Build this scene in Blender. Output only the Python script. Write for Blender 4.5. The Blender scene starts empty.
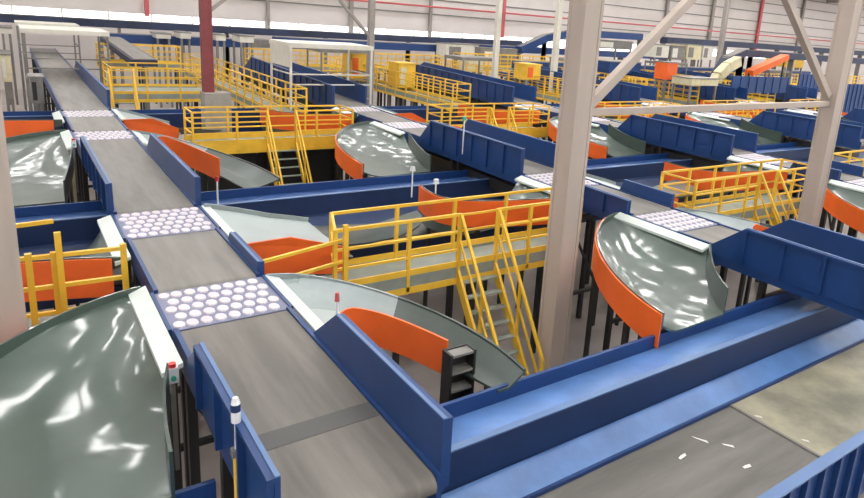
import bpy, math, random
from mathutils import Vector, Matrix
random.seed(7)
C = bpy.context.scene.collection

# ------------------------------------------------------------------ camera
F, PX, PY, H = 654.26, 501.43, 191.75, 7.0
RX = Vector((0.80295543, -0.0897462, 0.58924375))
RY = Vector((-0.59149156, -0.24186566, 0.76918056))
RZ = Vector((0.07348679, -0.96615041, -0.24729146))
cam_d = bpy.data.cameras.new('camera'); cam = bpy.data.objects.new('camera', cam_d); C.objects.link(cam)
cam_d.sensor_width = 36.0; cam_d.lens = F / 864 * 36
cam_d.shift_x = (432 - PX) / 864.0; cam_d.shift_y = (PY - 249) / 864.0
cam_d.clip_start = 0.05; cam_d.clip_end = 600
M = Matrix(((RX[0], -RX[1], -RX[2]), (RY[0], -RY[1], -RY[2]), (RZ[0], -RZ[1], -RZ[2])))
cam.matrix_world = Matrix.Translation((0, 0, H)) @ M.to_4x4()
bpy.context.scene.camera = cam

# ------------------------------------------------------------------ materials
def mat(name, col, rough=.5, metal=0.0, var=0.0, vscale=3.0, bump=0.0, bscale=8.0, bdet=2, coat=0.0, emit=None, streak=None, col2=None):
    m = bpy.data.materials.new(name); m.use_nodes = True
    nt = m.node_tree; b = nt.nodes['Principled BSDF']
    b.inputs['Base Color'].default_value = (*col, 1); b.inputs['Roughness'].default_value = rough
    b.inputs['Metallic'].default_value = metal
    b.inputs['Coat Weight'].default_value = coat; b.inputs['Coat Roughness'].default_value = .08
    if emit:
        b.inputs['Emission Color'].default_value = (*emit[0], 1); b.inputs['Emission Strength'].default_value = emit[1]
    if var or bump:
        tc = nt.nodes.new('ShaderNodeTexCoord'); mp = nt.nodes.new('ShaderNodeMapping')
        nt.links.new(tc.outputs['Object'], mp.inputs[0])
        if streak: mp.inputs['Scale'].default_value = streak
    if var:
        n = nt.nodes.new('ShaderNodeTexNoise'); n.inputs['Scale'].default_value = vscale; n.inputs['Detail'].default_value = 5
        n.inputs['Roughness'].default_value = .6
        nt.links.new(mp.outputs[0], n.inputs['Vector'])
        r = nt.nodes.new('ShaderNodeValToRGB'); nt.links.new(n.outputs['Fac'], r.inputs[0])
        r.color_ramp.elements[0].position = .35; r.color_ramp.elements[1].position = .68
        c2 = col2 if col2 else tuple(min(1, c * (1 + var)) for c in col)
        c1 = tuple(c * (1 - var) for c in col) if not col2 else col
        r.color_ramp.elements[0].color = (*c1, 1); r.color_ramp.elements[1].color = (*c2, 1)
        nt.links.new(r.outputs[0], b.inputs['Base Color'])
    if bump:
        n2 = nt.nodes.new('ShaderNodeTexNoise'); n2.inputs['Scale'].default_value = bscale; n2.inputs['Detail'].default_value = bdet
        nt.links.new(mp.outputs[0], n2.inputs['Vector'])
        bp = nt.nodes.new('ShaderNodeBump'); bp.inputs['Strength'].default_value = bump; bp.inputs['Distance'].default_value = .1
        nt.links.new(n2.outputs['Fac'], bp.inputs['Height']); nt.links.new(bp.outputs[0], b.inputs['Normal'])
        if coat: nt.links.new(bp.outputs[0], b.inputs['Coat Normal'])
    return m

BLUE = mat('blue_paint', (.010, .045, .165), .4, var=.12, vscale=1.2, bump=.05, bscale=1.5)
BLUEL = mat('light_blue_slide_plate', (.10, .21, .47), .3, var=.25, vscale=.9, bump=.06, bscale=1.2)  # lighter, mottled blue for trough and skirt plates
NAVY = mat('navy_paint', (.010, .028, .095), .4, var=.15, vscale=1.5)
BLUEM = mat('mid_blue_slide_plate', (.03, .08, .24), .35, var=.15)
BLUEE = mat('light_blue_edge', (.10, .18, .36), .4)
BELT = mat('grey_rubber_belt', (.20, .185, .17), .55, var=.16, vscale=1.6, streak=(3.2, .35, 1))
BELTN = mat('dark_rubber_belt', (.16, .145, .128), .55, var=.25, vscale=1.4, streak=(3.5, .3, 1))
BELTX = mat('crosswise_grey_belt', (.15, .142, .126), .5, var=.22, vscale=1.4, streak=(.4, 3.0, 1))
SEAM = mat('dark_belt_seam', (.085, .083, .08), .55)
BEIGE = mat('dusty_beige_plate', (.17, .165, .13), .35, var=.3, vscale=1.3, bump=.12, bscale=3, col2=(.40, .365, .26))
WHEELB = mat('slate_roller_bed', (.18, .19, .29), .5)
WHEEL = mat('white_roller', (.62, .57, .61), .45)
STRIP = mat('pale_transfer_plate', (.62, .68, .65), .35, var=.05)
GREEN = mat('glossy_grey_green_chute', (.062, .092, .076), .3, var=.15, vscale=.8, bump=.26, bscale=1.35, coat=.6, bdet=1.2)
GREEND = mat('dark_grey_green_chute', (.045, .065, .056), .28, var=.15, vscale=1.2)
PALE = mat('pale_grey_slide', (.36, .42, .42), .32, var=.07, vscale=.8, bump=.05, bscale=1.5)
PALER = mat('grey_slide_side', (.27, .32, .32), .35, var=.06)
ORANGE = mat('orange_guard_paint', (.80, .13, .018), .42, var=.08, vscale=1.5)
YELLOW = mat('yellow_paint', (.80, .49, .045), .4, var=.08, vscale=3)
DECK = mat('grey_green_deck', (.24, .27, .24), .6, var=.12)
BLACK = mat('black_steel', (.018, .017, .017), .5)
STEEL = mat('dull_grey_steel', (.20, .19, .175), .5, var=.15)
COLM = mat('beige_painted_column', (.44, .37, .32), .55, var=.09, vscale=1.1, streak=(1, 1, .3))
COLD = mat('grey_painted_column', (.32, .29, .27), .55, var=.08)
RED = mat('dark_red_column', (.22, .045, .05), .5, var=.12)
REDP = mat('red_pipe', (.55, .10, .11), .5)
CONC = mat('concrete', (.34, .32, .29), .8, var=.12)
FLOOR = mat('polished_concrete_floor', (.42, .37, .345), .35, var=.14, vscale=.5, bump=.02)
NAVYF = mat('dull_navy', (.018, .028, .07), .5, var=.3, vscale=.6)
WHITEP = mat('offwhite_panel', (.66, .64, .57), .5, var=.06)
CREAM = mat('cream_plastic', (.62, .56, .36), .5, var=.1)
WALLM = mat('offwhite_corrugated_wall', (.66, .61, .59), .6, var=.05, vscale=.3)
CEIL = mat('pale_roof_sheet', (.33, .33, .33), .7)
SKYL = mat('skylight_glow', (.8, .8, .8), .5, emit=((1, .985, .96), 30))
WINM = mat('daylit_window_band', (.9, .9, .9), .5, emit=((1, 1, 1), 1.7))
REDL = mat('red_button', (.6, .03, .03), .4)
GRNL = mat('green_button', (.05, .42, .28), .4)
WHITE = mat('white_plastic', (.75, .76, .78), .4)
PAPER = mat('white_paper', (.75, .75, .72), .7)

# ------------------------------------------------------------------ mesh kit
class MB:
    def __init__(s): s.v = []; s.f = []
    def add(s, vs, fs):
        n = len(s.v); s.v += [tuple(v) for v in vs]; s.f += [tuple(i + n for i in f) for f in fs]; return s
    def box(s, x0, x1, y0, y1, z0, z1):
        return s.add([(x0, y0, z0), (x1, y0, z0), (x1, y1, z0), (x0, y1, z0), (x0, y0, z1), (x1, y0, z1), (x1, y1, z1), (x0, y1, z1)],
                     [(0, 3, 2, 1), (4, 5, 6, 7), (0, 1, 5, 4), (1, 2, 6, 5), (2, 3, 7, 6), (3, 0, 4, 7)])
    def bar(s, p, q, w, h=None):
        h = h or w; p = Vector(p); q = Vector(q); d = (q - p).normalized()
        u = Vector((0, 0, 1)) if abs(d.z) < .9 else Vector((0, 1, 0))
        a = d.cross(u).normalized() * w / 2; b = a.cross(d).normalized() * h / 2
        vs = [p - a - b, p + a - b, p + a + b, p - a + b, q - a - b, q + a - b, q + a + b, q - a + b]
        return s.add(vs, [(0, 1, 2, 3), (7, 6, 5, 4), (0, 4, 5, 1), (1, 5, 6, 2), (2, 6, 7, 3), (3, 7, 4, 0)])
    def tube(s, p, q, r, n=8, r2=None):
        r2 = r if r2 is None else r2
        p = Vector(p); q = Vector(q); d = (q - p).normalized()
        u = Vector((0, 0, 1)) if abs(d.z) < .9 else Vector((0, 1, 0))
        a = d.cross(u).normalized(); b = a.cross(d).normalized(); vs = []
        for c, rr in ((p, r), (q, r2)):
            for i in range(n):
                t = 2 * math.pi * i / n; vs.append(c + a * math.cos(t) * rr + b * math.sin(t) * rr)
        fs = [(i, (i + 1) % n, n + (i + 1) % n, n + i) for i in range(n)] + [tuple(range(n))[::-1], tuple(range(n, 2 * n))]
        return s.add(vs, fs)
    def path(s, pts, w, h=None):
        for p, q in zip(pts, pts[1:]): s.bar(p, q, w, h)
        return s
    def prism(s, poly, off):
        off = Vector(off); n = len(poly); vs = [Vector(p) for p in poly] + [Vector(p) + off for p in poly]
        fs = [tuple(range(n))[::-1], tuple(range(n, 2 * n))] + [(i, (i + 1) % n, n + (i + 1) % n, n + i) for i in range(n)]
        return s.add(vs, fs)
    def sheet(s, g, off):
        """grid of points g[i][j], thickened by vector off"""
        off = Vector(off); a = len(g); b = len(g[0]); vs = [Vector(p) for r in g for p in r]; n = len(vs)
        vs += [v + off for v in vs]; fs = []
        I = lambda i, j: i * b + j
        for i in range(a - 1):
            for j in range(b - 1):
                q = (I(i, j), I(i + 1, j), I(i + 1, j + 1), I(i, j + 1)); fs.append(q); fs.append(tuple(k + n for k in q[::-1]))
        e = [(I(i, 0), I(i + 1, 0)) for i in range(a - 1)] + [(I(i + 1, b - 1), I(i, b - 1)) for i in range(a - 1)]
        e += [(I(0, j + 1), I(0, j)) for j in range(b - 1)] + [(I(a - 1, j), I(a - 1, j + 1)) for j in range(b - 1)]
        for p, q in e: fs.append((q, p, p + n, q + n))
        return s.add(vs, fs)

def build(name, mb, m, parent=None, smooth=False, bevel=0):
    me = bpy.data.meshes.new(name); me.from_pydata(mb.v, [], mb.f); me.materials.append(m)
    import bmesh
    bm = bmesh.new(); bm.from_mesh(me); bmesh.ops.recalc_face_normals(bm, faces=bm.faces); bm.to_mesh(me); bm.free()
    o = bpy.data.objects.new(name, me); C.objects.link(o)
    if smooth:
        for p in me.polygons: p.use_smooth = True
        md = o.modifiers.new('es', 'EDGE_SPLIT'); md.split_angle = math.radians(38)
    if bevel:
        md = o.modifiers.new('bv', 'BEVEL'); md.width = bevel; md.segments = 2; md.limit_method = 'ANGLE'
    if parent is not None:
        o.parent = parent; o.location = -Vector(parent.location)
    return o
def tag(o, label, cat, group=None, kind=None):
    o['label'] = label; o['category'] = cat
    if group: o['group'] = group
    if kind: o['kind'] = kind
    return o
def thing(name, label, cat, loc, group=None):
    o = bpy.data.objects.new(name, None); o.location = loc; o.empty_display_size = .2; C.objects.link(o)
    return tag(o, label, cat, group)
def struct(name, mb, m, parent=None):
    o = build(name, mb, m, parent)
    if parent is None: o['kind'] = 'structure'
    return o

ZB = 3.5
LINE = ['left main line', 'second main line', 'third main line', 'fourth main line', 'fifth main line', 'sixth main line', 'seventh main line', 'eighth main line', 'ninth main line']
LX = [1.22, 9.76, 18.2, 26.7, 35.2, 43.7, 52.2, 60.7, 69.2]
BW = 1.24
ROW = {1: 'nearest bay', 2: 'middle bay', 3: 'third bay', 4: 'fourth bay', 5: 'farthest bay'}

# ------------------------------------------------------------------ belts
def bx(k, y):   # slight fan of the lines, as surveyed
    return LX[k] + ([0, .015, .03, .04, .05, .05, .05, .05, .05][k]) * (y - 6)
def conveyor(k, r, y0, y1, where, zf=None, guards=None, gh=.5, m=BELT, legs=True, slope=0.0, gstart=.65, gside='LR', seams=(), ext=0):
    xl = (bx(k, y0) + bx(k, y1)) / 2; xr = xl + BW
    t = thing('belt_conveyor', where, 'conveyor', (xl + BW / 2, (y0 + y1) / 2, 0), 'grey belt conveyors of the main lines')
    z = lambda y: ZB + slope * (y - y0)
    e = .02
    poly = []
    for (yy, sgn) in ((y0 + .09, -1), (y1 - .09, 1)):
        arc = [(yy + sgn * .09 * math.sin(a), z(yy) - .09 + .09 * math.cos(a)) for a in [math.pi * i / 6 for i in range(7)]]
        poly += arc if sgn > 0 else arc[::-1]
    b = MB().prism([(xl + .03, p[0], p[1]) for p in poly], (BW - .06, 0, 0)); build('belt', b, m, t, smooth=True)
    for s in seams:
        build('belt_seam', MB().box(xl + .035, xr - .035, s[0], s[1], z(s[0]) - .01, z(s[0]) + .004), SEAM, t)
    for x, xo in ((xl, -1), (xr, 1)):
        fr = MB().prism([(x - .025, y0 + .02, z(y0) - .3), (x - .025, y1 - .02, z(y1) - .3), (x - .025, y1 - .02, z(y1) + .025), (x - .025, y0 + .02, z(y0) + .025)], (.05, 0, 0))
        build('side_frame', fr, BLUE, t)
    # rollers
    for yy in (y0 + .09, y1 - .09):
        build('end_roller', MB().tube((xl + .02, yy, z(yy) - .09), (xr - .02, yy, z(yy) - .09), .075, 10), STEEL, t, smooth=True)
    if guards:
        g0, g1 = guards
        for side in gside:
            x = xl - .03 if side == 'L' else xr + .03; so = -1 if side == 'L' else 1
            low = .16
            pl = [(g0, z(g0) - low), (g1 + .02, z(g1) - low), (g1, z(g1)), (g1 - gstart, z(g1) + gh), (g0, z(g0) + gh)]
            gd = MB().prism([(x - .02, p[0], p[1]) for p in pl], (.04, 0, 0)); o = build('side_guard', gd, BLUE, t)
            n = max(2, int((g1 - g0) / .8)); rb = MB()
            for i in range(n + 1):
                yy = g0 + .03 + (g1 - gstart - g0 - .06) * i / n
                rb.box(x + so * .02, x + so * .075, yy - .02, yy + .02, z(yy) - low + .02, z(yy) + gh - .01)
            rb.prism([(x + so * .02, g0, z(g0) + gh - .04), (x + so * .02, g1 - gstart, z(g1) + gh - .04), (x + so * .02, g1 - gstart, z(g1) + gh), (x + so * .02, g0, z(g0) + gh)], (so * .05, 0, 0))
            build('stiffener_ribs', rb, BLUE, o).location = (0, 0, 0)
            lip = MB().bar((x, g0, z(g0) + gh + .006), (x, g1 - gstart, z(g1) + gh + .006), .035, .012)
            build('top_edge', lip, BLUEE, o).location = (0, 0, 0)
    if r >= 2:  # black filler put in for the dark space under the belts
        build('dark_under_fill', MB().box(xl + .15, xr - .15, y0 + .5, y1 - .5, ZB - .75, ZB - .45) if not slope else MB().bar((xl + .6, y0 + .5, ZB - .55), (xl + .6, y1 - .5, z(y1) - .55), .9, .3), BLACK, t)
    if legs:
        n = max(2, int((y1 - y0) / 3.2) + 1)
        for i in range(n):
            yy = y0 + .35 + (y1 - y0 - .7) * i / (n - 1)
            for lo, hi in ((2.5, 5.35), (12.1, 14.95), (25.9, 27.15)):
                if lo < yy < hi: yy = hi + .1 if hi < 27 else hi
            zz = z(yy) - .3
            lg = MB()
            for x in (xl + .06, xr - .06): lg.box(x - .05, x + .05, yy - .05, yy + .05, 0, zz)
            lg.bar((xl + .06, yy, zz - .35), (xr - .06, yy, zz - .35), .08); lg.bar((xl + .06, yy, 1.0), (xr - .06, yy, 1.0), .08)
            lg.bar((xl + .06, yy, zz - .4), (xr - .06, yy, 1.05), .05)
            build('leg_frame', lg, BLACK, t)
    return t

def diverter(k, r, y0, y1, where, rows=5, cols=8):
    xm = bx(k, (y0 + y1) / 2); t = thing('roller_diverter', where, 'sorter', (xm + BW / 2, (y0 + y1) / 2, 0), 'white roller diverters in the main lines')
    build('roller_bed', MB().box(xm - .03, xm + BW + .03, y0, y1, ZB - .28, ZB - .015), WHEELB, t)
    w = MB(); pc = (BW - .02) / cols; pr = (y1 - y0 - .04) / rows
    for i in range(rows):
        for j in range(cols):
            cx = xm + .01 + pc * (j + .5 + (.25 if i % 2 else -.25)); cy = y0 + .02 + pr * (i + .5)
            cx = min(max(cx, xm + pc * .42), xm + BW - pc * .42)
            n = 10; a0 = .3
            ring = [(cx + pc * .46 * math.cos(a0 + 6.2832 * q / n), cy + pr * .44 * math.sin(a0 + 6.2832 * q / n)) for q in range(n)]
            w.add([(p[0], p[1], ZB - .02) for p in ring] + [(cx + (p[0] - cx) * .88, cy + (p[1] - cy) * .88, ZB + .0) for p in ring],
                  [(q, (q + 1) % n, n + (q + 1) % n, n + q) for q in range(n)] + [tuple(range(n, 2 * n))])
    build('roller_wheels', w, WHEEL, t)
    build('side_frame', MB().box(xm - .07, xm - .03, y0, y1, ZB - .34, ZB + .01), BLUE, t)
    build('side_frame', MB().box(xm + BW + .03, xm + BW + .07, y0, y1, ZB - .34, ZB + .01), BLUE, t)
    lg = MB()
    for x in (xm + .1, xm + BW - .1):
        for y in (y0 + .12, y1 - .12): lg.box(x - .05, x + .05, y - .05, y + .05, 0, ZB - .28)
    build('leg_frame', lg, BLACK, t)
    return t

def bez(P, t):
    P = [Vector(p) for p in P]
    while len(P) > 1: P = [a.lerp(b, t) for a, b in zip(P, P[1:])]
    return P[0]
def chute(k, s, c, ye, where, inner, outer, z0=3.43, z1=2.95, rim=(3.5, 3.38), orange='outer', pale=False, wall_in=.42, legs=True, drop=.5):
    """spiral chute beside a diverter. s: -1 left +1 right of belt; c: -1 bends to the camera, +1 away.
    inner/outer: control points (a outward from belt edge, y) ; ye: middle y of the entrance"""
    xe = bx(k, ye) if s < 0 else bx(k, ye) + BW
    X = lambda a: xe + s * a
    t = thing('spiral_chute', where, 'chute', (X(1.2), ye + c * 1.2, 0), 'spiral chutes at the diverters')
    N = 22; U = 9
    inn = [bez([(a, y, 0) for a, y in inner], i / N) for i in range(N + 1)]
    out = [bez([(a, y, 0) for a, y in outer], i / N) for i in range(N + 1)]
    def zf(v): return z0 + (z1 - z0) * (1 - (1 - v) ** 2.1)
    g = []
    for i in range(N + 1):
        v = i / N; row = []
        for j in range(U + 1):
            u = j / U; p = inn[i].lerp(out[i], u)
            if pale: bowl = max(0, (u - .45) / .55) * min(1, v * 6) * max(.02, rim[0] + (rim[1] - rim[0]) * v - .03 - zf(v))
            else: bowl = -.10 * math.sin(math.pi * min(1, u * 1.05)) * math.sin(math.pi * v) + .16 * max(0, u - .7) ** 2 / .09 * min(1, v * 3)
            row.append((X(p.x), p.y, zf(v) + bowl))
        g.append(row)
    if pale:
        cut = int(N * .52)
        build('slide_plate', MB().sheet([q[:5] for q in g[:cut + 1]], (0, 0, -.03)), PALE, t, smooth=True)
        build('slide_side', MB().sheet([q[4:] for q in g[:cut + 1]], (0, 0, -.03)), PALER, t, smooth=True)
        build('slide_bend', MB().sheet(g[cut:], (0, 0, -.03)), GREEND, t, smooth=True)
    else:
        build('slide_surface', MB().sheet(g, (0, 0, -.03)), GREEN, t, smooth=True)
    def wall(curve, gi, h0, h1, name, m, off, lo=-.05, i0=0, i1=N, top=False, drop=None):
        gg = []
        for i in range(i0, i1 + 1):
            v = i / N; h = (h0 + (h1 - h0) * v - g[i][gi][2]) if top else h0 + (h1 - h0) * min(1, v * 4) ** .7
            p = g[i][gi]; q = curve[i]
            # outward direction in plan
            d = (out[i] - inn[i]); d.normalize(); d = d * off * (1 if gi else -1)
            zb = p[2] + lo if drop is None else p[2] + h - drop
            gg.append([(p[0] + s * d.x, p[1] + d.y, zb), (p[0] + s * d.x, p[1] + d.y, p[2] + h)])
        d0 = out[(i0 + i1) // 2] - inn[(i0 + i1) // 2]; d0.normalize()
        # sheet thickened per point along its own normal
        a = len(gg); vs = []; fs = []
        for i in range(a):
            d = out[i0 + i] - inn[i0 + i]; d.normalize(); d = Vector((s * d.x, d.y, 0)) * .03 * (1 if gi else -1)
            for pt in gg[i]: vs.append(Vector(pt)); vs.append(Vector(pt) + d)
        for i in range(a - 1):
            b = i * 4; e = b + 4
            fs += [(b, e, e + 2, b + 2), (b + 1, b + 3, e + 3, e + 1), (b + 2, e + 2, e + 3, b + 3), (b, b + 1, e + 1, e)]
        fs += [(0, 2, 3, 1), (4 * a - 4, 4 * a - 3, 4 * a - 1, 4 * a - 2)]
        return build(name, MB().add(vs, fs), m, t, smooth=True)
    if pale:
        wall(out, U, rim[0], rim[1], 'outer_wall', PALER, 0, i1=cut, top=True)
        wall(out, U, rim[0], rim[1], 'outer_wall', GREEND, 0, i0=cut, top=True)
        ia = 2
        wall(inn, 0, .0, wall_in, 'orange_guard', ORANGE, .0, lo=-.14, i0=4, i1=N - 4)
    else:
        wall(out, U, rim[0], rim[1], 'outer_wall', GREEN, 0, top=True)
        if c < 0: wall(inn, 0, .0, wall_in, 'inner_wall', GREEND, 0, i0=6)
        if orange: wall(out, U, rim[0] - .02, rim[1] - .02, 'orange_guard', ORANGE, .035, i0=3 if c < 0 else 1, top=True, drop=drop)
    # entry strip
    ya, yb = sorted((inner[0][1], outer[0][1]))
    x0, x1 = sorted((X(.075), X(.27)))
    build('entry_plate', MB().prism([(x0, ya, 3.5 if s > 0 else 3.43), (x1, ya, 3.43 if s > 0 else 3.5), (x1, yb, 3.43 if s > 0 else 3.5), (x0, yb, 3.5 if s > 0 else 3.43)], (0, 0, -.05)), STRIP, t)
    if legs:
        for i, gi in ((N // 2, U), (N - 3, U), (N - 4, 0)):
            p = g[i][gi]; build('leg', MB().box(p[0] - .035, p[0] + .035, p[1] - .035, p[1] + .035, 0, p[2] - .05), BLACK, t)
    return t, g

# ------------------------------------------------------------------ walkway
def walkway(x0, x1, y0, y1, zd, where, axis='X', stair=None, rear=True, ends=True, legs=True, thick=False, rx=0):
    """deck with toe boards, posts and three rails on both long sides"""
    t = thing('walkway_platform', where, 'walkway', ((x0 + x1) / 2, (y0 + y1) / 2, 0), 'yellow railed walkways')
    build('deck', MB().box(x0, x1, y0 + .03, y1 - .03, zd - .1, zd), DECK, t)
    if axis == 'X':
        sides = [((x0, y0), (x1, y0)), ((x0 + rx, y1), (x1, y1))]; es = [((x0, y0), (x0 + rx, y1)), ((x1, y0), (x1, y1))]
    else:
        sides = [((x0, y0), (x0, y1)), ((x1, y0), (x1, y1))]; es = [((x0, y0), (x1, y0)), ((x0, y1), (x1, y1))]
    for (a, b) in sides:
        build('edge_beam', MB().bar((*a, zd - .22), (*b, zd - .22), .06, .12), YELLOW, t)
        build('fascia', MB().bar((*a, zd - .06), (*b, zd - .06), .04, .2), YELLOW if thick else DECK, t)
        build('toe_board', MB().bar((*a, zd + .09), (*b, zd + .09), .03, .11), YELLOW, t)
    def rails(a, b, gap=None):
        a = Vector((*a, 0)); b = Vector((*b, 0)); L = (b - a).length; m = max(1, round(L / 1.15))
        def seg(u0, u1):
            for zz, w in ((1.0, .05), (.68, .04), (.36, .04)):
                build('rail', MB().bar(a.lerp(b, u0) + Vector((0, 0, zd + zz)), a.lerp(b, u1) + Vector((0, 0, zd + zz)), w), YELLOW, t)
        if gap: seg(0, gap[0]); seg(gap[1], 1)
        else: seg(0, 1)
        us = [i / m for i in range(m + 1)]
        if gap: us = [u for u in us if not gap[0] < u < gap[1]] + list(gap)
        for u in us:
            p = a.lerp(b, u); build('post', MB().box(p.x - .03, p.x + .03, p.y - .03, p.y + .03, zd - .25, zd + 1.02), YELLOW, t)
    gap = None
    if stair: gap = ((stair[0] - x0) / (x1 - x0), (stair[1] - x0) / (x1 - x0))
    rails(*sides[0], gap=gap if stair else None)
    if rear: rails(*sides[1])
    if ends:
        for (a, b) in es:
            for zz in (1.0, .68, .36): build('end_rail', MB().bar((*a, zd + zz), (*b, zd + zz), .04), YELLOW, t)
    if legs:
        L = (x1 - x0) if axis == 'X' else (y1 - y0); m = max(2, round(L / 2.4) + 1)
        for i in range(m):
            u = i / (m - 1)
            for sd in sides:
                p = Vector((*sd[0], 0)).lerp(Vector((*sd[1], 0)), .03 + .94 * u)
                build('leg', MB().box(p.x - .05, p.x + .05, p.y - .05, p.y + .05, 0, zd - .28), BLACK, t)
    return t
def stairs(x0, x1, yt, zt, where, slope=1.486, th=.05, yend=None):
    t = thing('steel_staircase', where, 'stairs', ((x0 + x1) / 2, yt - zt / slope, 0), 'yellow stairs down from the walkways')
    yb = yt - zt / slope
    for x in (x0, x1):
        build('stringer', MB().prism([(x - .025, yt, zt - .28), (x - .025, yt, zt + .02), (x - .025, yb, .1), (x - .025, yb, 0), (x - .025, yb + .12, 0)], (.05, 0, 0)), YELLOW, t)
        top = Vector((x, yt, zt + 1.0)); e = yb + .33; bot = Vector((x, e, (e - yb) * slope + 1.0))
        build('handrail', MB().bar(top, bot, .05), YELLOW, t)
        mid = Vector((0, 0, -.45)); build('mid_rail', MB().bar(top + mid, bot + mid, .035), YELLOW, t)
        for u in (0, .5, 1):
            p = top.lerp(bot, u); build('baluster', MB().bar(p, p - Vector((0, 0, 1.08)), .045), YELLOW, t)
    n = 11
    for i in range(n):
        z = zt * (i + 1) / (n + 1); y = yb + z / slope
        build('tread', MB().box(x0 + .02, x1 - .02, y + .02, y + .16, z - .025, z), DECK, t)
    return t

# ------------------------------------------------------------------ collecting troughs running across
def trough(x0, x1, ylip, yback, where, zl=3.0, pm=BLUEL):
    """slide channel: rear wall, slide plate, front wall"""
    t = thing('collecting_trough', where, 'trough', ((x0 + x1) / 2, (ylip + yback) / 2, 0), 'blue collecting troughs across the hall')
    build('rear_wall', MB().box(x0, x1, yback, yback + .05, zl - .75, zl + .02), BLUE, t)
    build('slide_plate', MB().prism([(x0, yback, zl - .17), (x0, ylip + .03, zl - .04), (x0, ylip + .03, zl - .09), (x0, yback, zl - .22)], (x1 - x0, 0, 0)), pm, t)
    build('front_wall', MB().box(x0, x1, ylip - .02, ylip + .03, zl - .75, zl), NAVY, t)
    build('front_edge', MB().box(x0, x1, ylip - .035, ylip + .045, zl, zl + .018), BLUEE, t)
    n = max(2, int((x1 - x0) / 3) + 1)
    for i in range(n):
        x = x0 + .3 + (x1 - x0 - .6) * i / (n - 1)
        build('leg_frame', MB().box(x - .05, x + .05, ylip + .1, ylip + .2, 0, zl - .3).box(x - .05, x + .05, yback - .15, yback - .05, 0, zl - .3).bar((x, ylip + .15, 1.2), (x, yback - .1, 1.2), .08), BLACK, t)
    return t
def crossbelt(x0, x1, ylip, ybe, ynear, where, zb=2.4, guard=True, split=None, zw=2.56, pm=BLUEL):
    t = thing('collector_belt_conveyor', where, 'conveyor', ((x0 + x1) / 2, (ynear + ylip) / 2, 0), 'wide collector conveyors across the hall')
    build('skirt_plate', MB().prism([(x0, ylip - .03, zw), (x0, ybe, zb + .03), (x0, ybe, zb - .02), (x0, ylip - .03, zw - .05)], (x1 - x0, 0, 0)), pm, t)
    build('skirt_edge', MB().box(x0, x1, ybe - .04, ybe, zb - .03, zb + .045), BLUE, t)
    xs = split if split else x1
    build('belt', MB().box(x0, xs, ynear, ybe - .04, zb - .12, zb), BELTX, t)
    if split:
        o = build('slider_plate', MB().box(xs, x1, ynear, ybe - .04, zb - .12, zb + .012), BEIGE, t); o['label'] = 'dusty beige section'
        build('belt_joint', MB().box(xs - .03, xs + .01, ynear, ybe - .04, zb + .001, zb + .02), STEEL, t)
    o = build('frame', MB().box(x0, x1, ynear - .02, ylip - .05, zb - .35, zb - .14), NAVY, t)
    if guard:
        yg = ynear - .08
        g = build('near_guard', MB().box(x0, x1, yg, yg + .04, zb - .4, zb + .5), BLUE, t)
        rb = MB(); n = int((x1 - x0) / .33)
        for i in range(n + 1):
            x = x0 + .05 + (x1 - x0 - .1) * i / n; rb.box(x - .02, x + .02, yg - .06, yg, zb - .38, zb + .48)
        build('guard_ribs', rb, BLUE, g).location = (0, 0, 0)
        build('guard_top', MB().box(x0, x1, yg - .07, yg + .05, zb + .5, zb + .52), BLUEE, g).location = (0, 0, 0)
    n = max(2, int((x1 - x0) / 3) + 1)
    for i in range(n):
        x = x0 + .3 + (x1 - x0 - .6) * i / (n - 1)
        build('leg_frame', MB().box(x - .05, x + .05, ynear + .1, ynear + .2, 0, zb - .35).box(x - .05, x + .05, ybe - .2, ybe - .1, 0, zb - .35), BLACK, t)
    return t

# ================================================================== MODULES
# row data: guard(y0,y1), p2(y0,y1), p1(y0,y1), trough lip/back, walkway(y0,y1)
R = {1: dict(end=3.71, g=(3.74, 6.5), p2=(7.27, 8.4), p1=(10.64, 12.03), lip=4.53, back=5.18, w=(9.05, 10.05)),
     2: dict(end=12.1, g=(12.15, 17.15), p2=(18.75, 19.96), p1=(22.46, 23.68), lip=13.72, back=14.75, w=(20.55, 21.6)),
     3: dict(end=23.75, g=(24.2, 37.0), p2=(38.0, 39.4), p1=(42.0, 43.5), lip=26.0, back=27.0, w=(40.2, 41.2))}
seamsN = [(4.72, 4.96)]
for k in range(0, 6):
    nm = LINE[k]
    # ---- row 1
    if k <= 2:
        conveyor(k, 1, 3.71, 7.27, f'grey belt section between blue side guards discharging at the near trough, {nm}', guards=(3.74, 6.5), gh=.5, m=BELTN if k == 0 else BELT, seams=seamsN if k == 0 else ())
        diverter(k, 1, 7.27, 8.4, f'white roller diverter nearest the camera on the {nm}', 5, 8)
        conveyor(k, 1, 8.4, 10.64, f'short grey belt section between two white roller diverters, {nm}, nearest bay', guards=(8.5, 10.0), gh=.16 if k == 0 else .28, gside='R' if k == 0 else 'LR', gstart=.12)
        diverter(k, 1, 10.64, 12.03, f'white roller diverter just before the middle trough on the {nm}', 6, 8)
    # ---- row 2
    if k <= 4:
        conveyor(k, 2, 12.03, 18.75, f'long grey belt section between blue guards crossing the middle trough, {nm}', guards=(12.1, 17.15), gh=.5 if k == 0 else .62)
        diverter(k, 2, 18.75, 19.96, f'white roller diverter behind the middle blue guards on the {nm}', 5, 8)
        conveyor(k, 2, 19.96, 22.46, f'short grey belt section between the two roller diverters of the middle bay, {nm}')
        diverter(k, 2, 22.46, 23.68, f'distant white roller diverter farthest back on the {nm}', 5, 8)
    # ---- row 3
    conveyor(k, 3, 23.68, 37.5 if k else 50.0, f'far grey belt section between blue guards running to the back, {nm}', guards=(24.3, 36.5), gside='R' if k == 0 else 'LR', gh=.55 if k == 0 else .7, gstart=1.5, slope=0 if k == 0 else .02)

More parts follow.
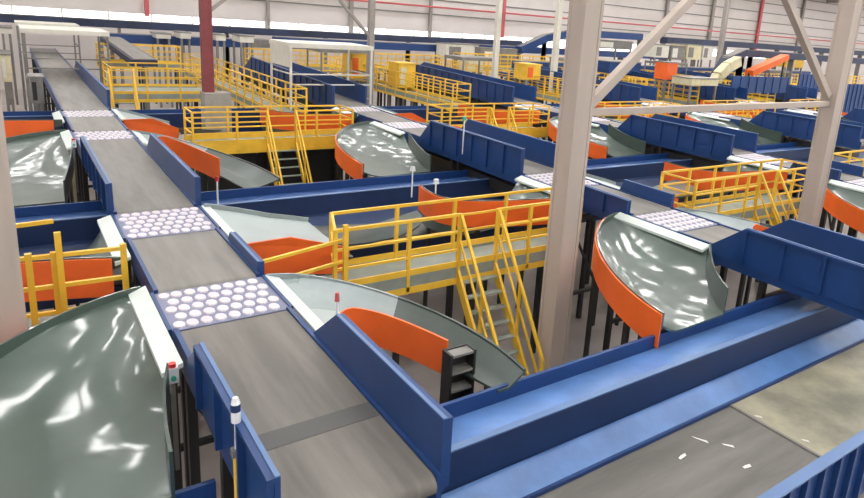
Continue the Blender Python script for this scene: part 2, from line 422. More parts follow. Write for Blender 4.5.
for k in range(0, 3):
    nm = LINE[k]
    if k <= 2:
        chute(k, -1, -1, 7.6, f'glossy grey-green spiral chute with orange outside, left of the {nm}, nearest bay',
              ([(.13, 6.5), (.3, 6.3), (.4, 5.9), (.45, 5.16)] if k == 0 else [(.13, 6.5), (.4, 6.3), (.9, 5.95), (1.46, 5.16)]), [(.13, 8.68), (.8, 8.6), (1.7, 7.9), (2.7, 6.6), (2.92, 5.12)], z1=3.03)
        chute(k, -1, 1, 10.9, f'orange-sided chute leading away left of the {nm}, behind the nearest walkway',
              [(.13, 12.0), (.5, 12.0), (.9, 12.2), (1.0, 12.9)], [(.13, 9.85), (1.0, 10.5), (2.7, 10.45), (3.0, 11.1), (2.5, 12.6)], z1=2.42, rim=(3.5, 3.35), drop=.56)
        chute(k, 1, -1, 7.6, f'pale slide with green bend, orange guard, right of the {nm}, near bay',
              [(.05, 6.5), (.9, 7.3), (1.3, 6.75), (1.66, 5.16)], [(.1, 8.4), (.95, 8.5), (1.6, 7.2), (2.1, 6.4), (2.0, 5.14)], z1=3.0, rim=(3.5, 3.18), pale=True, wall_in=.32, orange='inner')
for k in range(0, 2):
    nm = LINE[k]
# right-hand p1 slides with orange guard facing the camera
def slide_p1(k, ye0, ye1, where, dy=1.0, reach=1.9):
    xe = bx(k, ye0) + BW; t = thing('side_slide', where, 'chute', (xe + 1, ye0 + .8, 0), 'pale side slides right of the main lines')
    g = []
    n = 12
    for i in range(n + 1):
        v = i / n; a = .1 + reach * v; ya = ye0 - .25 + .1 * v; yb = ye1 - .1 - .35 * v + .9 * max(0, v - .55)
        g.append([(xe + a, ya + (yb - ya) * j / 6, 3.46 - .5 * v ** 1.2 + .1 * (j / 6 - .5) ** 2) for j in range(7)])
    build('slide_plate', MB().sheet(g, (0, 0, -.03)), PALE, t, smooth=True)
    yo = ye0 - .3
    build('orange_guard', MB().prism([(xe + .2, yo, 3.0), (xe + .12, yo, 3.5), (xe + .88, yo, 3.52), (xe + reach, yo + .05, 3.18), (xe + reach - .05, yo + .05, 2.72), (xe + .6, yo, 2.95)], (0, .04, 0)), ORANGE, t)
    build('entry_plate', MB().box(xe + .07, xe + .2, ye0 - .25, ye1, 3.46, 3.505), STRIP, t)
    yb = ye1 - .1
    build('far_edge', MB().path([(r[-1][0], r[-1][1] + .02, r[-1][2] + .03) for r in g], .03, .1), PALER, t)
    # green bend going away
    h = []
    for i in range(9):
        v = i / 8; ang = v * (1.35 if reach > 1.7 else .6); cx = xe + reach; cy = ye1 + .35
        ri = .35; ro = cy - (ye0 - .15)
        h.append([(cx + math.sin(ang) * (ri + (ro - ri) * j / 5), cy - math.cos(ang) * (ri + (ro - ri) * j / 5), 2.96 - .2 * v + .12 * max(0, j - 3)) for j in range(6)])
    build('slide_bend', MB().sheet(h, (0, 0, -.03)), GREEND, t, smooth=True)
    for x, y in ((xe + .5, ye0), (xe + 1.7, ye0), (xe + 1.7, ye1)):
        build('leg', MB().box(x - .035, x + .035, y - .035, y + .035, 0, 2.7), BLACK, t)
    return t
for k in range(0, 2):
    slide_p1(k, 10.0, 12.0, f'pale grey slide with flat orange guard right of the {LINE[k]}, nearest bay')
for k in range(0, 5):
    nm = LINE[k]
    chute(k, -1, -1, 19.2, f'glossy grey-green spiral chute left of the {nm}, middle bay',
          ([(.13, 18.1), (.2, 17.2), (.4, 16.2), (.55, 14.95)] if k == 0 else [(.13, 18.1), (.3, 17.4), (.7, 16.4), (1.0, 14.95)]), [(.13, 20.3), (1.0, 20.4), (2.2, 19.0), (2.9, 17.4), (3.0, 14.8)], z1=3.0)
    chute(k, 1, -1, 19.2, f'pale slide with dark bend and orange guard, right of the {nm}, middle bay',
          [(.05, 18.1), (.8, 18.5), (1.3, 17.6), (1.6, 14.9)], [(.1, 19.9), (1.0, 19.7), (1.5, 17.8), (2.3, 16.6), (2.4, 14.9)], z1=2.98, rim=(3.5, 3.15), pale=True, orange='inner')
    chute(k, -1, 1, 22.6, f'orange-sided chute behind the middle-bay walkway, left of the {nm}',
          [(.13, 23.7), (.5, 23.7), (.9, 24.0), (1.0, 24.8)], [(.13, 21.7), (1.2, 21.8), (2.9, 22.1), (3.0, 23.0), (2.6, 24.6)], z1=2.55, rim=(3.55, 3.5), drop=.6)
for k in range(0, 5):
    slide_p1(k, 22.0, 23.9, f'small distant pale slide with orange guard right of the {LINE[k]}, middle bay', reach=1.6)

# dark slatted end box on the nearest right spiral
t = thing('slatted_chute_end', 'black slatted end frame hanging at the orange guard beside the near trough', 'frame', (4.02, 5.8, 0))
build('back_plate', MB().box(3.76, 4.08, 5.75, 5.78, 2.3, 3.32), BLACK, t)
for z in (2.4, 2.6, 2.84, 3.07, 3.29): build('slat', MB().box(3.75, 4.09, 5.6, 5.75, z - .015, z + .015), STEEL, t)
for x in (3.76, 4.08): build('side_plate', MB().box(x - .015, x + .015, 5.59, 5.78, 2.3, 3.32), BLACK, t)
build('leg', MB().box(3.9, 3.98, 5.64, 5.72, 0, 2.35), BLACK, t)

# troughs
for (a, b, w) in ((-3.0, 1.12, 'blue trough end left of the left main line, at the bottom of the picture'), (2.62, 18.0, 'long near blue trough running right from the left main line')):
    trough(a, b, 4.53, 5.18, w)
crossbelt(-3.0, 15.0, 4.53, 4.17, 2.62, 'wide grey collector belt with ribbed blue guard at the bottom right', split=7.2)
for (a, b, w) in ((-3.0, 44, 'long middle blue trough passing under all the main lines'),):
    trough(a, b, 13.72, 14.75, w, zl=2.98, pm=BLUEM)
crossbelt(-3.0, 44.0, 13.72, 13.2, 12.2, 'collector conveyor along the front of the middle blue trough', zb=2.3, guard=False, pm=NAVY)
trough(-3.0, 60.0, 26.0, 27.0, 'far blue trough passing under the third belt sections', zl=2.98, pm=BLUEM)

# walkways
walkway(3.8, 8.95, 9.05, 9.92, 2.76, 'near yellow walkway right of the left main line, with stairs beside the big column', stair=(6.08, 6.9), rx=.3)
stairs(6.08, 6.9, 9.02, 2.76, 'steep yellow stairs beside the big beige column')
walkway(12.6, 17.9, 9.05, 10.05, 2.8, 'yellow walkway right of the second main line, in front of the right column', stair=(15.2, 16.0))
stairs(15.2, 16.0, 9.02, 2.8, 'yellow stairs on the right, partly behind the right column')
walkway(20.8, 25.5, 9.05, 10.05, 2.8, 'yellow walkway at the right picture edge')
walkway(4.2, 9.2, 20.55, 21.6, 2.85, 'yellow walkway behind the middle blue trough, left half of the picture', stair=(6.35, 7.25), thick=True)
stairs(6.35, 7.25, 20.5, 2.85, 'yellow stairs down to the middle blue trough, left half of the picture')
for k, st in ((1, (14.9, 15.8)), (2, (23.5, 24.4)), (3, (32.2, 33.1)), (4, (41, 42))):
    x = LX[k] + 2.95
    walkway(x, x + 5.2, 20.55, 21.6, 2.85, f'yellow walkway of the middle bay right of the {LINE[k]}', stair=st, thick=True)
    stairs(st[0], st[1], 20.5, 2.85, f'small yellow stairs of the middle bay right of the {LINE[k]}')
for k in range(0, 5):  # black boxes added to darken the space below the walkways
    x = LX[k] + 3.3
    t = thing('dark_backing', f'added black backing box below the middle-bay walkway right of the {LINE[k]}', 'machine', (x + 2.4, 21.9, 0), 'black boxes added for the dark below the middle walkways')
    build('body', MB().box(x, x + 4.6, 21.75, 22.0, .25, 2.35), BLACK, t)
    for i in range(6): build('panel_rib', MB().box(x + .1 + i * .87, x + .16 + i * .87, 21.7, 21.75, .3, 2.3), BLACK, t)
    for i in range(2): build('foot', MB().box(x + .2 + i * 4, x + .35 + i * 4, 21.8, 21.95, 0, .25), BLACK, t)
# short walkway stub left of the left line: guard rails between chutes
t = thing('guard_railing', 'yellow railing between the green chutes left of the left main line', 'railing', (.3, 9.2, 0), 'yellow guard railings')
for z in (3.85, 3.45, 3.1): build('rail', MB().bar((-.95, 9.3, z), (1.0, 9.3, z - .03), .05), YELLOW, t)
for x in (-.9, .25, 1.0): build('post', MB().box(x - .035, x + .035, 9.27, 9.33, 2.7 if x < .9 else 3.0, 3.88), YELLOW, t)
build('post', MB().box(-.04, .03, 8.95, 9.02, 2.7, 4.0), YELLOW, t); build('post', MB().box(.27, .34, 9.2, 9.26, 2.7, 4.15), YELLOW, t)
build('end_rail', MB().bar((-.9, 9.9, 4.05), (.3, 9.9, 4.1), .05), YELLOW, t)
build('deck', MB().box(-.95, .9, 8.95, 10.0, 2.65, 2.75), DECK, t)
for x, y in ((-.9, 9.05), (-.9, 9.9), (.85, 9.05), (.85, 9.9)): build('leg', MB().box(x - .04, x + .04, y - .04, y + .04, 0, 2.65), BLACK, t)
t = thing('guard_railing', 'two thin yellow rails over the black gap right of the left main line', 'railing', (3.2, 9.1, 0), 'yellow guard railings')
for z in (3.55, 3.2): build('rail', MB().bar((2.56, 8.75, z), (3.95, 9.05, z + .05), .045), YELLOW, t)
build('post', MB().box(3.92, 3.99, 8.98, 9.05, 2.7, 3.85), YELLOW, t)

# long walkways running away beside the lines
for k, (x, y0, y1, zd) in enumerate(((7.9, 23.9, 40, 3.15), (16.3, 25.5, 40, 3.2), (24.8, 25.5, 42, 3.2), (33.4, 25.5, 42, 3.2), (42, 25.5, 42, 3.2))):
    walkway(x, x + .95, y0, y1, zd, f'long yellow walkway running to the back left of the {LINE[k + 1]}', axis='Y')
# raised platform left of the red column
walkway(3.1, 6.6, 28.5, 31.0, 3.35, 'raised yellow platform left of the dark red column')
stairs(3.0, 3.8, 28.4, 3.35, 'distant yellow stairs from the raised platform beside the left main line')

# ------------------------------------------------------------------ columns
def column(x0, y0, s, z1, where, m=COLM, plinth=None):
    t = thing('steel_column', where, 'column', (x0 + s / 2, y0 + s / 2, 0), 'building columns')
    w = s * .3
    mb = MB().box(x0, x0 + s, y0, y0 + s, 0.05, z1)
    build('shaft', mb, m, t, bevel=.015)
    # thin corner flanges
    fl = MB()
    for x in (x0 - .012, x0 + s - .04):
        fl.box(x, x + .052, y0 - .012, y0, .05, z1)
    for y in (y0, y0 + s - .04): fl.box(x0 - .014, x0, y, y + .05, .05, z1)
    build('flange', fl, m, t)
    build('base_plate', MB().box(x0 - .12, x0 + s + .12, y0 - .12, y0 + s + .12, 0, .05), STEEL, t)
    if plinth: build('plinth', MB().box(x0 - plinth[0], x0 + s + plinth[1], y0 - .2, y0 + s + .1, 0, plinth[2]), CONC, t)
    return t
ROOF = 15.0
column(-.46, 8.35, .37, ROOF, 'beige column cut off by the left picture edge')
column(7.08, 7.5, .355, ROOF, 'big beige column in the middle of the hall')
column(15.17, 7.5, .355, ROOF, 'beige column on the right where three braces meet')
column(5.33, 24.0, .31, ROOF, 'dark red column on a concrete plinth in the back left', RED, (.05, .5, 4.0))
column(15.0, 31.6, .26, ROOF, 'thin grey column in the back, left of the middle column', COLD)
column(23.0, 31.6, .26, ROOF, 'thin pale column in the back, midway between the grey and middle columns', WHITEP)
column(27.6, 31.6, .3, ROOF, 'thin pale column just left of the top of the big middle column', WHITEP)
column(44.5, 31.6, .3, ROOF, 'thin grey column in the back, right half of the picture', COLD)
# braces
def brace(p, q, w, where, m=COLM):
    o = build('steel_brace', MB().bar(p, q, w, w), m, bevel=.01); tag(o, where, 'brace', 'braces between the columns'); return o
brace((7.46, 7.68, 5.72), (15.14, 7.68, 5.78), .12, 'level pale beam between the middle and right columns')
brace((7.5, 7.68, 5.82), (11.2, 7.68, 8.9), .15, 'diagonal brace rising right from the big middle column')
brace((15.1, 7.68, 5.95), (11.3, 7.68, 9.1), .15, 'diagonal brace rising left from the right column')
brace((11.2, 7.68, 9.0), (11.2, 7.68, ROOF - .5), .15, 'vertical hanger above the two diagonal braces, above the picture')
brace((15.05, 31.73, 5.9), (12.2, 31.73, 8.8), .14, 'thin far diagonal brace on the thin grey column', COLD)
brace((5.66, 24.15, 6.75), (7.6, 24.15, 8.4), .12, 'thin far diagonal brace on the dark red column', COLD)

# ------------------------------------------------------------------ beacons, buttons
def beacon(x, y, z0, z1, where, pole=YELLOW, cap=True):
    t = thing('beacon_post', where, 'light', (x, y, z0), 'small signal posts')
    zs = z1 - .45
    build('pole', MB().tube((x, y, z0), (x, y, zs), .03, 8), pole, t)
    build('stem', MB().tube((x, y, zs), (x, y, z1 - .2), .015, 8), WHITE, t)
    build('lamp', MB().tube((x, y, z1 - .2), (x, y, z1 - .11), .036, 12), WHITE, t, smooth=True); build('lamp_cap', MB().tube((x, y, z1 - .05), (x, y, z1), .036, 12, .02), WHITE, t, smooth=True)
    build('lamp_band', MB().tube((x, y, z1 - .11), (x, y, z1 - .05), .037, 12), NAVY, t, smooth=True)
    build('bracket', MB().box(x - .04, x + .04, y - .03, y + .03, zs - .04, zs + .02), STEEL, t)
beacon(1.13, 4.5, 2.6, 4.2, 'white and navy beacon on a yellow pole beside the nearest blue guard')
def lamp_post(x, y, z0, z1, where, head=WHITE, r=.07):
    t = thing('sensor_post', where, 'sensor', (x, y, z0), 'small signal posts')
    build('stem', MB().tube((x, y, z0), (x, y, z1), .018, 8), WHITE, t)
    build('head', MB().tube((x, y, z1 - .02), (x, y, z1 + .08), r, 10, r * .75), head, t, smooth=True)
lamp_post(7.3, 12.95, 2.95, 3.6, 'left of the two white headed posts by the middle trough')
lamp_post(7.3, 11.9, 2.95, 3.55, 'right of the two white headed posts by the middle trough')
lamp_post(3.23, 13.77, 2.98, 3.5, 'small white post with red tip on the middle trough', REDL, .04)
lamp_post(2.74, 6.45, 3.4, 3.88, 'small white post with pinkish head behind the near right guard', REDP, .03)
lamp_post(9.75, 14.6, 3.5, 4.45, 'thin post with a green head on the second line guard', GRNL, .06)
def button_box(x, y, z, where, lo):
    t = thing('control_button_box', where, 'control box', (x, y, lo), 'control button boxes')
    build('stand', MB().box(x - .02, x + .02, y, y + .04, lo, z - .08), STEEL, t)
    build('housing', MB().box(x - .05, x + .05, y - .04, y + .04, z - .1, z + .06), WHITE, t)
    build('red_button', MB().tube((x, y, z + .06), (x, y, z + .1), .035, 10), REDL, t)
    build('green_button', MB().tube((x, y - .04, z - .04), (x, y - .065, z - .04), .025, 10), GRNL, t)
button_box(1.02, 6.35, 3.5, 'small control box with red button beside the nearest blue guard', 2.4)
button_box(1.08, 17.9, 3.6, 'small white and green control box beside the middle blue guard', 2.4)
t = thing('bent_pipe_bracket', 'bent cream pipe under the middle blue guard of the left main line', 'pipe', (1.0, 15.5, 0))
build('pipe', MB().path([(.98, 17.2, 3.2), (.98, 17.2, 2.2), (.98, 17.05, 2.1), (.98, 14.9, 2.15)], .06), CREAM, t)

# paper scraps
for i, (x, y, a, l) in enumerate(((6.2, 3.85, -1.2, .18), (6.4, 3.6, -1.0, .12), (7.25, 3.75, -1.1, .08), (7.3, 3.15, -1.1, .08), (6.25, 3.25, -.2, .1), (5.75, 3.75, .1, .12))):
    dx, dy = math.cos(a) * l / 2, math.sin(a) * l / 2
    z = 2.4125 if x < 7.19 else 2.43
    o = build('paper_scrap', MB().prism([(x - dx, y - dy, z), (x + dx, y + dy, z), (x + dx + .01, y + dy + .03, z + .01), (x, y + .04, z + .004), (x - dx, y - dy + .03, z)], (0, 0, .002)), PAPER)
    tag(o, ['long white scrap on the dark collector belt, topmost', 'second white scrap on the collector belt beside the topmost', 'white scrap at the joint of the beige plate, upper', 'white scrap at the joint of the beige plate, lower', 'white scrap low in the middle of the collector belt', 'leftmost faint white scrap on the collector belt'][i], 'paper', 'paper scraps on the collector belt')

# ------------------------------------------------------------------ far equipment
def canopy(x0, x1, y0, y1, z, where, panel=True, roof=WHITEP, frames=2):
    t = thing('canopy_frame', where, 'frame', ((x0 + x1) / 2, (y0 + y1) / 2, 0), 'pale framed canopies over the lines')
    build('roof_panel', MB().box(x0 - .1, x1 + .1, y0, y1, z, z + .18), roof, t)
    for x in (x0, x1):
        for y in (y0, y1): build('post', MB().box(x - .04, x + .04, y - .04, y + .04, 0, z), STEEL if not panel else WHITEP, t)
        for zz in (z - 1.0, z - 2.0): build('rail', MB().bar((x, y0, zz), (x, y1, zz), .045), STEEL if not panel else WHITEP, t)
    for zz in (z - 1.0, z - 1.4): build('cross_rail', MB().bar((x0, y0, zz), (x1, y0, zz), .05), STEEL if not panel else WHITEP, t)
    if panel: build('side_panel', MB().box(x0 - .06, x0 - .02, y0, y1, z - .75, z), WHITEP, t)
    return t
canopy(.65, 3.55, 33.2, 36.5, 5.25, 'pale flat canopy over the far end of the left main line', panel=False)
canopy(8.75, 12.1, 25.3, 27.6, 5.55, 'cream canopy with white pipe frame over the second main line')
for i, (x0, x1, y0, y1, z) in enumerate(((13.2, 15.8, 33.5, 35.5, 4.9), (21.4, 23.9, 32.5, 34.5, 4.8), (30.2, 32.6, 33, 35, 4.9), (38.8, 41.2, 32, 34, 5.0), (47.5, 50.2, 29, 31, 4.9))):
    canopy(x0, x1, y0, y1, z, f'distant grey framed rack between the {LINE[i + 1]} and the {LINE[i + 2]}', roof=STEEL, panel=False)
canopy(.65, 3.4, 45, 48, 5.0, 'farthest small pale canopy over the left main line', panel=False)

def far_conveyor(pts, w, h, where, m=NAVYF, legs=True, name='elevated_conveyor', group='elevated blue conveyors in the background'):
    t = thing(name, where, 'conveyor', (pts[0][0], pts[0][1], 0), group)
    build('trough_body', MB().path(pts, w, h), m, t)
    build('belt', MB().path([(p[0], p[1], p[2] + h / 2 + .02) for p in pts], w * .8, .04), BELT, t)
    if legs:
        for p, q in zip(pts, pts[1:]):
            L = (Vector(q) - Vector(p)).length; n = max(1, int(L / 6))
            for i in range(n + 1):
                c = Vector(p).lerp(Vector(q), i / n); build('leg_frame', MB().box(c.x - .07, c.x + .07, c.y - w * .3, c.y + w * .3, 0, c.z - h / 2), STEEL, t)
    return t
def P3(px, py, Y):
    d = (px - PX) * Vector((RX[0], RY[0], RZ[0])) + (py - PY) * Vector((RX[1], RY[1], RZ[1])) + F * Vector((RX[2], RY[2], RZ[2]))
    t = Y / d.y; return Vector((d.x * t, Y, H + d.z * t))
# elevated line along the far wall
far_conveyor([(-8, 55, 5.0), (14, 55, 5.0), (30, 55, 5.05), (43, 55, 5.2)], 1.1, .5, 'long elevated navy conveyor along the far wall, left half')
far_conveyor([(62, 52, 6.6), (80, 52, 6.7), (140, 52, 6.8)], 1.1, .7, 'long elevated navy conveyor along the far wall, right half')
a, b, c, d = P3(519, 50, 45), P3(545, 38, 45), P3(575, 33, 45), P3(640, 37, 45)
far_conveyor([a, b, c, d], .8, .6, 'rising blue conveyor seen just left of the big middle column', BLUE)
a, b, c, d = P3(715, 78, 30), P3(726, 60, 30), P3(742, 53, 30), P3(872, 62, 30)
far_conveyor([a, b, c, d], .8, .5, 'arching blue conveyor in the back right above the orange slide')
# orange inclined slide
a, b = P3(749, 73, 28.6), P3(785, 57, 28.6)
t = thing('inclined_slide', 'small bright orange inclined slide in the back right', 'slide', (a.x, a.y, 0))
build('slide_body', MB().bar(a, b, .7, .42), ORANGE, t); build('leg', MB().box(a.x - .05, a.x + .05, a.y - .05, a.y + .05, 0, a.z), BLACK, t); build('leg', MB().box(b.x - .05, b.x + .05, b.y - .05, b.y + .05, 0, b.z), BLACK, t)
# cream curved conveyor cover
pts = [P3(712, 88, 28.4), P3(718, 76, 28.4), P3(727, 67, 28.4), P3(738, 61, 28.4)]
t = thing('curved_cover', 'cream curved conveyor cover left of the orange inclined slide', 'cover', (pts[0].x, 27, 0))
build('cover', MB().path(pts, .6, .7), CREAM, t); build('leg', MB().box(pts[1].x - .1, pts[1].x + .1, 28.3, 28.5, 0, pts[1].z), STEEL, t)
def panelbox(px0, py0, px1, py1, Y, dep, m, name, where, cat, legs=True, group=None, sub=None):
    a, b = P3(px0, py0, Y), P3(px1, py1, Y); z1 = a.z; z0 = b.z
    t = thing(name, where, cat, ((a.x + b.x) / 2, Y, 0), group)
    build('body', MB().box(a.x, b.x, Y, Y + dep, z0, z1), m, t, bevel=.02)
    build('top_rim', MB().box(a.x - .05, b.x + .05, Y - .05, Y + dep + .05, z1, z1 + .06), STEEL if m not in (YELLOW,) else YELLOW, t)
    if sub: build('door', MB().box(a.x + (b.x - a.x) * .1, a.x + (b.x - a.x) * .45, Y - .03, Y, z0 + (z1 - z0) * .15, z0 + (z1 - z0) * .85), sub, t)
    if legs and z0 > .3:
        for x in (a.x + .1, b.x - .1):
            for y in (Y + .1, Y + dep - .1): build('leg', MB().box(x - .06, x + .06, y - .06, y + .06, 0, z0), STEEL, t)
    return t
PB = [
 (0, 55, 13, 82, 44, 3, CREAM, 'storage_bin', 'cream bin at the left picture edge in the back', 'bin', WHITEP),
 (0, 28, 12, 34, 50, 3, WHITEP, 'equipment_cover', 'white flat cover at the far left edge', 'cover', None),
 (156, 34, 171, 39, 48, 2, WHITEP, 'equipment_cover', 'left of the two white covers in front of the far wall', 'cover', None),
 (180, 33, 191, 39, 48, 2, WHITEP, 'equipment_cover', 'right of the two white covers in front of the far wall', 'cover', None),
 (216, 35, 226, 41, 46, 2, WHITEP, 'equipment_cover', 'small white cover just right of the dark red column', 'cover', None),
 (240, 36, 254, 43, 46, 2, WHITEP, 'equipment_cover', 'white rounded cover between the red column and the cream canopy', 'cover', None),
 (351, 54, 367, 79, 35, 1.2, YELLOW, 'yellow_cabinet', 'yellow cabinet left of the thin grey column', 'cabinet', ORANGE),
 (399, 64, 415, 88, 31, 1.2, YELLOW, 'yellow_cabinet', 'yellow cabinet right of the thin grey column', 'cabinet', CREAM),
 (527, 65, 540, 80, 30, 1.2, YELLOW, 'yellow_cabinet', 'yellow cabinet below the rising blue conveyor', 'cabinet', ORANGE),
 (469, 59, 483, 72, 38, 1.2, CREAM, 'equipment_cover', 'cream block standing left of the thin pale column', 'cover', None),
 (481, 48, 516, 70, 44.5, .9, STEEL, 'sorting_machine', 'grey machine behind the rising blue conveyor', 'machine', WHITEP),
 (446, 44, 478, 60, 47.3, 1.5, WHITEP, 'sorting_machine', 'pale machine in front of the bright windows', 'machine', STEEL),
 (597, 40, 632, 50, 41, 2, STEEL, 'sorting_machine', 'grey machine seen through the left diagonal brace', 'machine', WHITEP),
 (668, 63, 676, 80, 27, 1, ORANGE, 'orange_panel', 'small upright orange panel in the back right', 'panel', None),
 (656, 45, 668, 58, 40, 2, WHITEP, 'control_cabinet', 'leftmost of the pale cabinets in the back right', 'cabinet', STEEL),
 (672, 46, 684, 60, 40, 2, STEEL, 'control_cabinet', 'grey cabinet between two pale cabinets in the back right', 'cabinet', WHITEP),
 (688, 45, 700, 60, 40, 2, CREAM, 'control_cabinet', 'cream cabinet in the back right', 'cabinet', STEEL),
 (704, 46, 712, 60, 40, 2, WHITEP, 'control_cabinet', 'rightmost narrow pale cabinet before the blue arch', 'cabinet', STEEL),
 (692, 79, 718, 86, 25, 1.5, CREAM, 'equipment_cover', 'cream flat cover below the curved cream cover', 'cover', None),
 (788, 55, 803, 68, 32, 2, YELLOW, 'yellow_cabinet', 'yellow cabinet right of the orange inclined slide', 'cabinet', CREAM),
 (610, 62, 640, 74, 33, 2, BLUE, 'equipment_cover', 'blue box behind the left diagonal brace', 'cover', None),
 (30, 78, 45, 104, 27.5, 1.0, STEEL, 'control_cabinet', 'grey cabinet beside the left main line in the back', 'cabinet', BLACK),
]
for q in PB: panelbox(*q[:7], q[7], q[8], q[9], sub=q[10])
# blue guarded sections further back
for (x0, y0, x1, y1, Y, w) in ((733, 76, 786, 93, 25, 'blue guard wall below the orange inclined slide'), (800, 74, 824, 92, 26, 'blue guard wall left of the right column'), (846, 84, 868, 112, 20, 'blue guard wall at the right picture edge')):
    a, b = P3(x0, y0, Y), P3(x1, y1, Y)
    t = thing('guard_wall', w, 'guard', ((a.x + b.x) / 2, Y, 0), 'blue guard walls in the back right')
    build('panel', MB().box(a.x, b.x, Y, Y + .06, b.z, a.z), BLUE, t)
    rb = MB(); n = 8
    for i in range(n): rb.box(a.x + (b.x - a.x) * i / (n - 1) - .03, a.x + (b.x - a.x) * i / (n - 1) + .03, Y - .05, Y, b.z, a.z)
    build('ribs', rb, BLUE, t)
    for x in (a.x + .1, b.x - .1): build('leg', MB().box(x - .05, x + .05, Y, Y + .1, 0, b.z), BLACK, t)
# far cross walkways and conveyors
for (x0, x1, y, z, w) in ((4, 8, 41.5, 3.4, 'far yellow walkway behind the raised platform'), (12, 26, 42, 3.4, 'far yellow walkway in the back centre'), (28, 44, 43, 3.6, 'far yellow walkway in the back right'), (46, 74, 34, 3.4, 'far yellow walkway at the right behind the right column'), (28.9, 33.2, 27.8, 3.3, 'left yellow walkway just above the level beam, back right'), (37.2, 41.8, 27.8, 3.3, 'right yellow walkway just above the level beam, back right')):
    walkway(x0, x1, y, y + 1, z, w)
for (x0, x1, y, z, w, m) in ((5, 14, 50, 4.3, 'far blue cross conveyor behind the left canopy', BLUE), (16, 30, 49.7, 4.6, 'far blue cross conveyor in the back centre', BLUE), (32, 60, 50, 4.8, 'far blue cross conveyor in the back right', BLUE), (10, 24, 52.5, 4.2, 'farthest grey cross conveyor', STEEL), (30, 70, 38.5, 4.2, 'blue cross conveyor behind the far yellow walkway', BLUE)):
    far_conveyor([(x0, y, z), (x1, y, z)], 1.2, .55, w, m)
a, b = P3(120, 40, 46), P3(160, 60, 34)
far_conveyor([(4.9, 44, 4.5), (5.2, 35, 4.0)], 1.1, .3, 'grey belt conveyor coming down behind the raised platform')

# carts and pallets on the floor, back left aisle
for i, (x, y) in enumerate(((-.2, 30), (.2, 34), (5.2, 26.2), (6.6, 25.2), (9, 31), (7.0, 27.5))):
    t = thing('roll_cart', ['pale roll cart at the left picture edge in the back aisle', 'second pale roll cart farther down the back aisle', 'pale roll cart under the raised platform', 'pale roll cart between the plinth and the middle yellow walkway', 'pale roll cart behind the concrete plinth', 'pale roll cart just left of the concrete plinth'][i], 'cart', (x, y, 0), 'pale roll carts')
    build('base', MB().box(x - .4, x + .4, y - .4, y + .4, .15, .22), STEEL, t)
    for dx in (-.38, .38):
        for dy in (-.38, .38): build('corner_post', MB().box(x + dx - .02, x + dx + .02, y + dy - .02, y + dy + .02, .15, 1.7), STEEL, t); build('wheel', MB().tube((x + dx - .03, y + dy, .075), (x + dx + .03, y + dy, .075), .075, 10), BLACK, t)
    build('load', MB().box(x - .34, x + .34, y - .34, y + .34, .22, 1.4), CREAM, t, bevel=.03)

# ------------------------------------------------------------------ hall
struct('floor', MB().box(-12, 160, -8, 60, -.2, 0), FLOOR)
WALLY = 58
w = MB(); n = 0
def wl(x): return WALLY + (x - 6) * .02
wall = MB().prism([(-12, wl(-12), 0), (160, wl(160), 0), (160, wl(160) + .3, 0), (-12, wl(-12) + .3, 0)], (0, 0, 4.9))
wo = struct('wall_back', MB(), WALLM) if False else None
wb = MB()
for (z0, z1) in ((0, 4.8), (5.75, 17.0)):
    wb.prism([(-12, wl(-12), z0), (160, wl(160), z0), (160, wl(160) + .3, z0), (-12, wl(-12) + .3, z0)], (0, 0, z1 - z0))
struct('wall_back', wb, WALLM)
struct('window_1', MB().prism([(-12, wl(-12) + .1, 4.8), (160, wl(160) + .1, 4.8), (160, wl(160) + .2, 4.8), (-12, wl(-12) + .2, 4.8)], (0, 0, .95)), WINM)
bars = MB()
for i in range(58): x = -11 + i * 2.9; bars.box(x - .05, x + .05, wl(x) - .02, wl(x) + .08, 4.8, 5.75)
struct('trim_1', bars, WHITEP)
g = MB()
for z in (7.4, 8.8, 10.2, 11.6, 13, 14.4): g.prism([(-12, wl(-12) - .12, z), (160, wl(160) - .12, z), (160, wl(160), z), (-12, wl(-12), z)], (0, 0, .12))
struct('trim_2', g, STEEL)
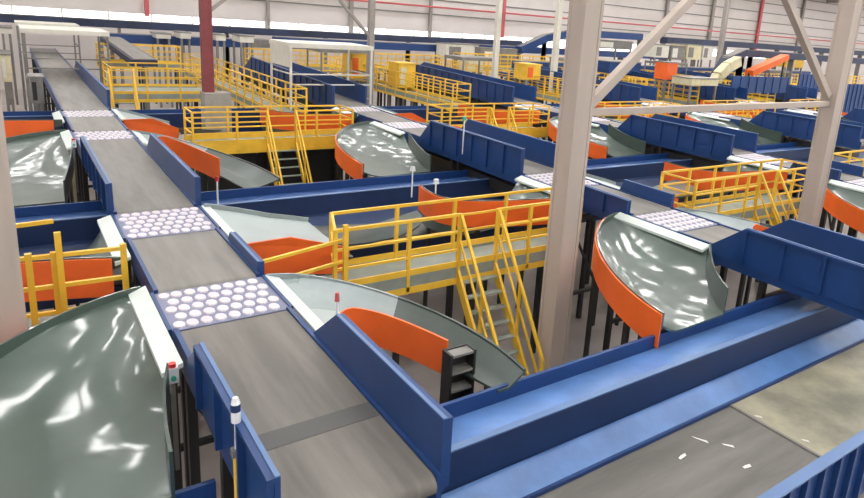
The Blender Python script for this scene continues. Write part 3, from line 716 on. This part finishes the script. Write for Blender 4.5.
for i, z in enumerate((8.05,)):
    o = build('sprinkler_pipe', MB().tube((-10, 57.0, z), (155, 59.5, z + .4), .09, 8), REDP); tag(o, 'long red pipe running along the far wall', 'pipe')
for i, (x, s, m) in enumerate(((8.8, .28, REDP), (25.5, .35, COLD), (43, .4, REDP), (54, .4, REDP), (18, .25, COLD), (34, .25, COLD), (70, .45, COLD), (80, .5, COLD), (92, .5, REDP), (104, .5, COLD), (120, .5, COLD))):
    lab = ['red wall post at the far left', 'grey wall post left of the thin grey column', 'red wall post right of the thin grey column', 'red wall post left of the big middle column', 'thin grey wall post beside the red column', 'thin grey wall post behind the thin grey column brace', 'grey wall post left of the braces', 'dark grey wall post between the braces', 'red wall post above the blue arch', 'grey wall post right of the red one, back right', 'last grey wall post before the right column'][i]
    o = build('wall_post', MB().box(x, x + s, wl(x) - .45, wl(x) - .15, 5.6 if m is REDP else 5.0, ROOF), m); tag(o, lab, 'post', 'posts on the far wall')
struct('wall_left', MB().box(-12.3, -12, -8, 60, 0, 17), WALLM)
# roof with skylight strips
cl = MB(); X0, X1 = -12, 160; ys = [-8]
sk = []
y = -6.0
while y < 56: sk.append((y, y + 1.7)); y += 5.2
prev = -8
cl.box(X0, X1, prev, 62, ROOF, ROOF + .2)
c = struct('ceiling', cl, CEIL)
for (a, b) in sk:
    q = MB(); x = X0 + 1.0
    while x < X1 - 3: q.box(x, x + 2.1, a + .5, b - .5, ROOF - .02, ROOF - .005); x += 4.2
    struct('skylight', q, SKYL, c)
purl = MB()
for i in range(20): x = -10 + i * 8.1; purl.box(x, x + .18, -8, 60, ROOF - .45, ROOF - .01)
struct('roof_beam', purl, COLD, c)

# ------------------------------------------------------------------ light
wd = bpy.data.worlds.new('world'); bpy.context.scene.world = wd; wd.use_nodes = True
wd.node_tree.nodes['Background'].inputs[0].default_value = (1, .98, .95, 1); wd.node_tree.nodes['Background'].inputs[1].default_value = 1.25
vs = bpy.context.scene.view_settings
vs.view_transform = 'Standard'; vs.look = 'None'; vs.exposure = -0.08; vs.gamma = 1.0; vs.use_curve_mapping = False
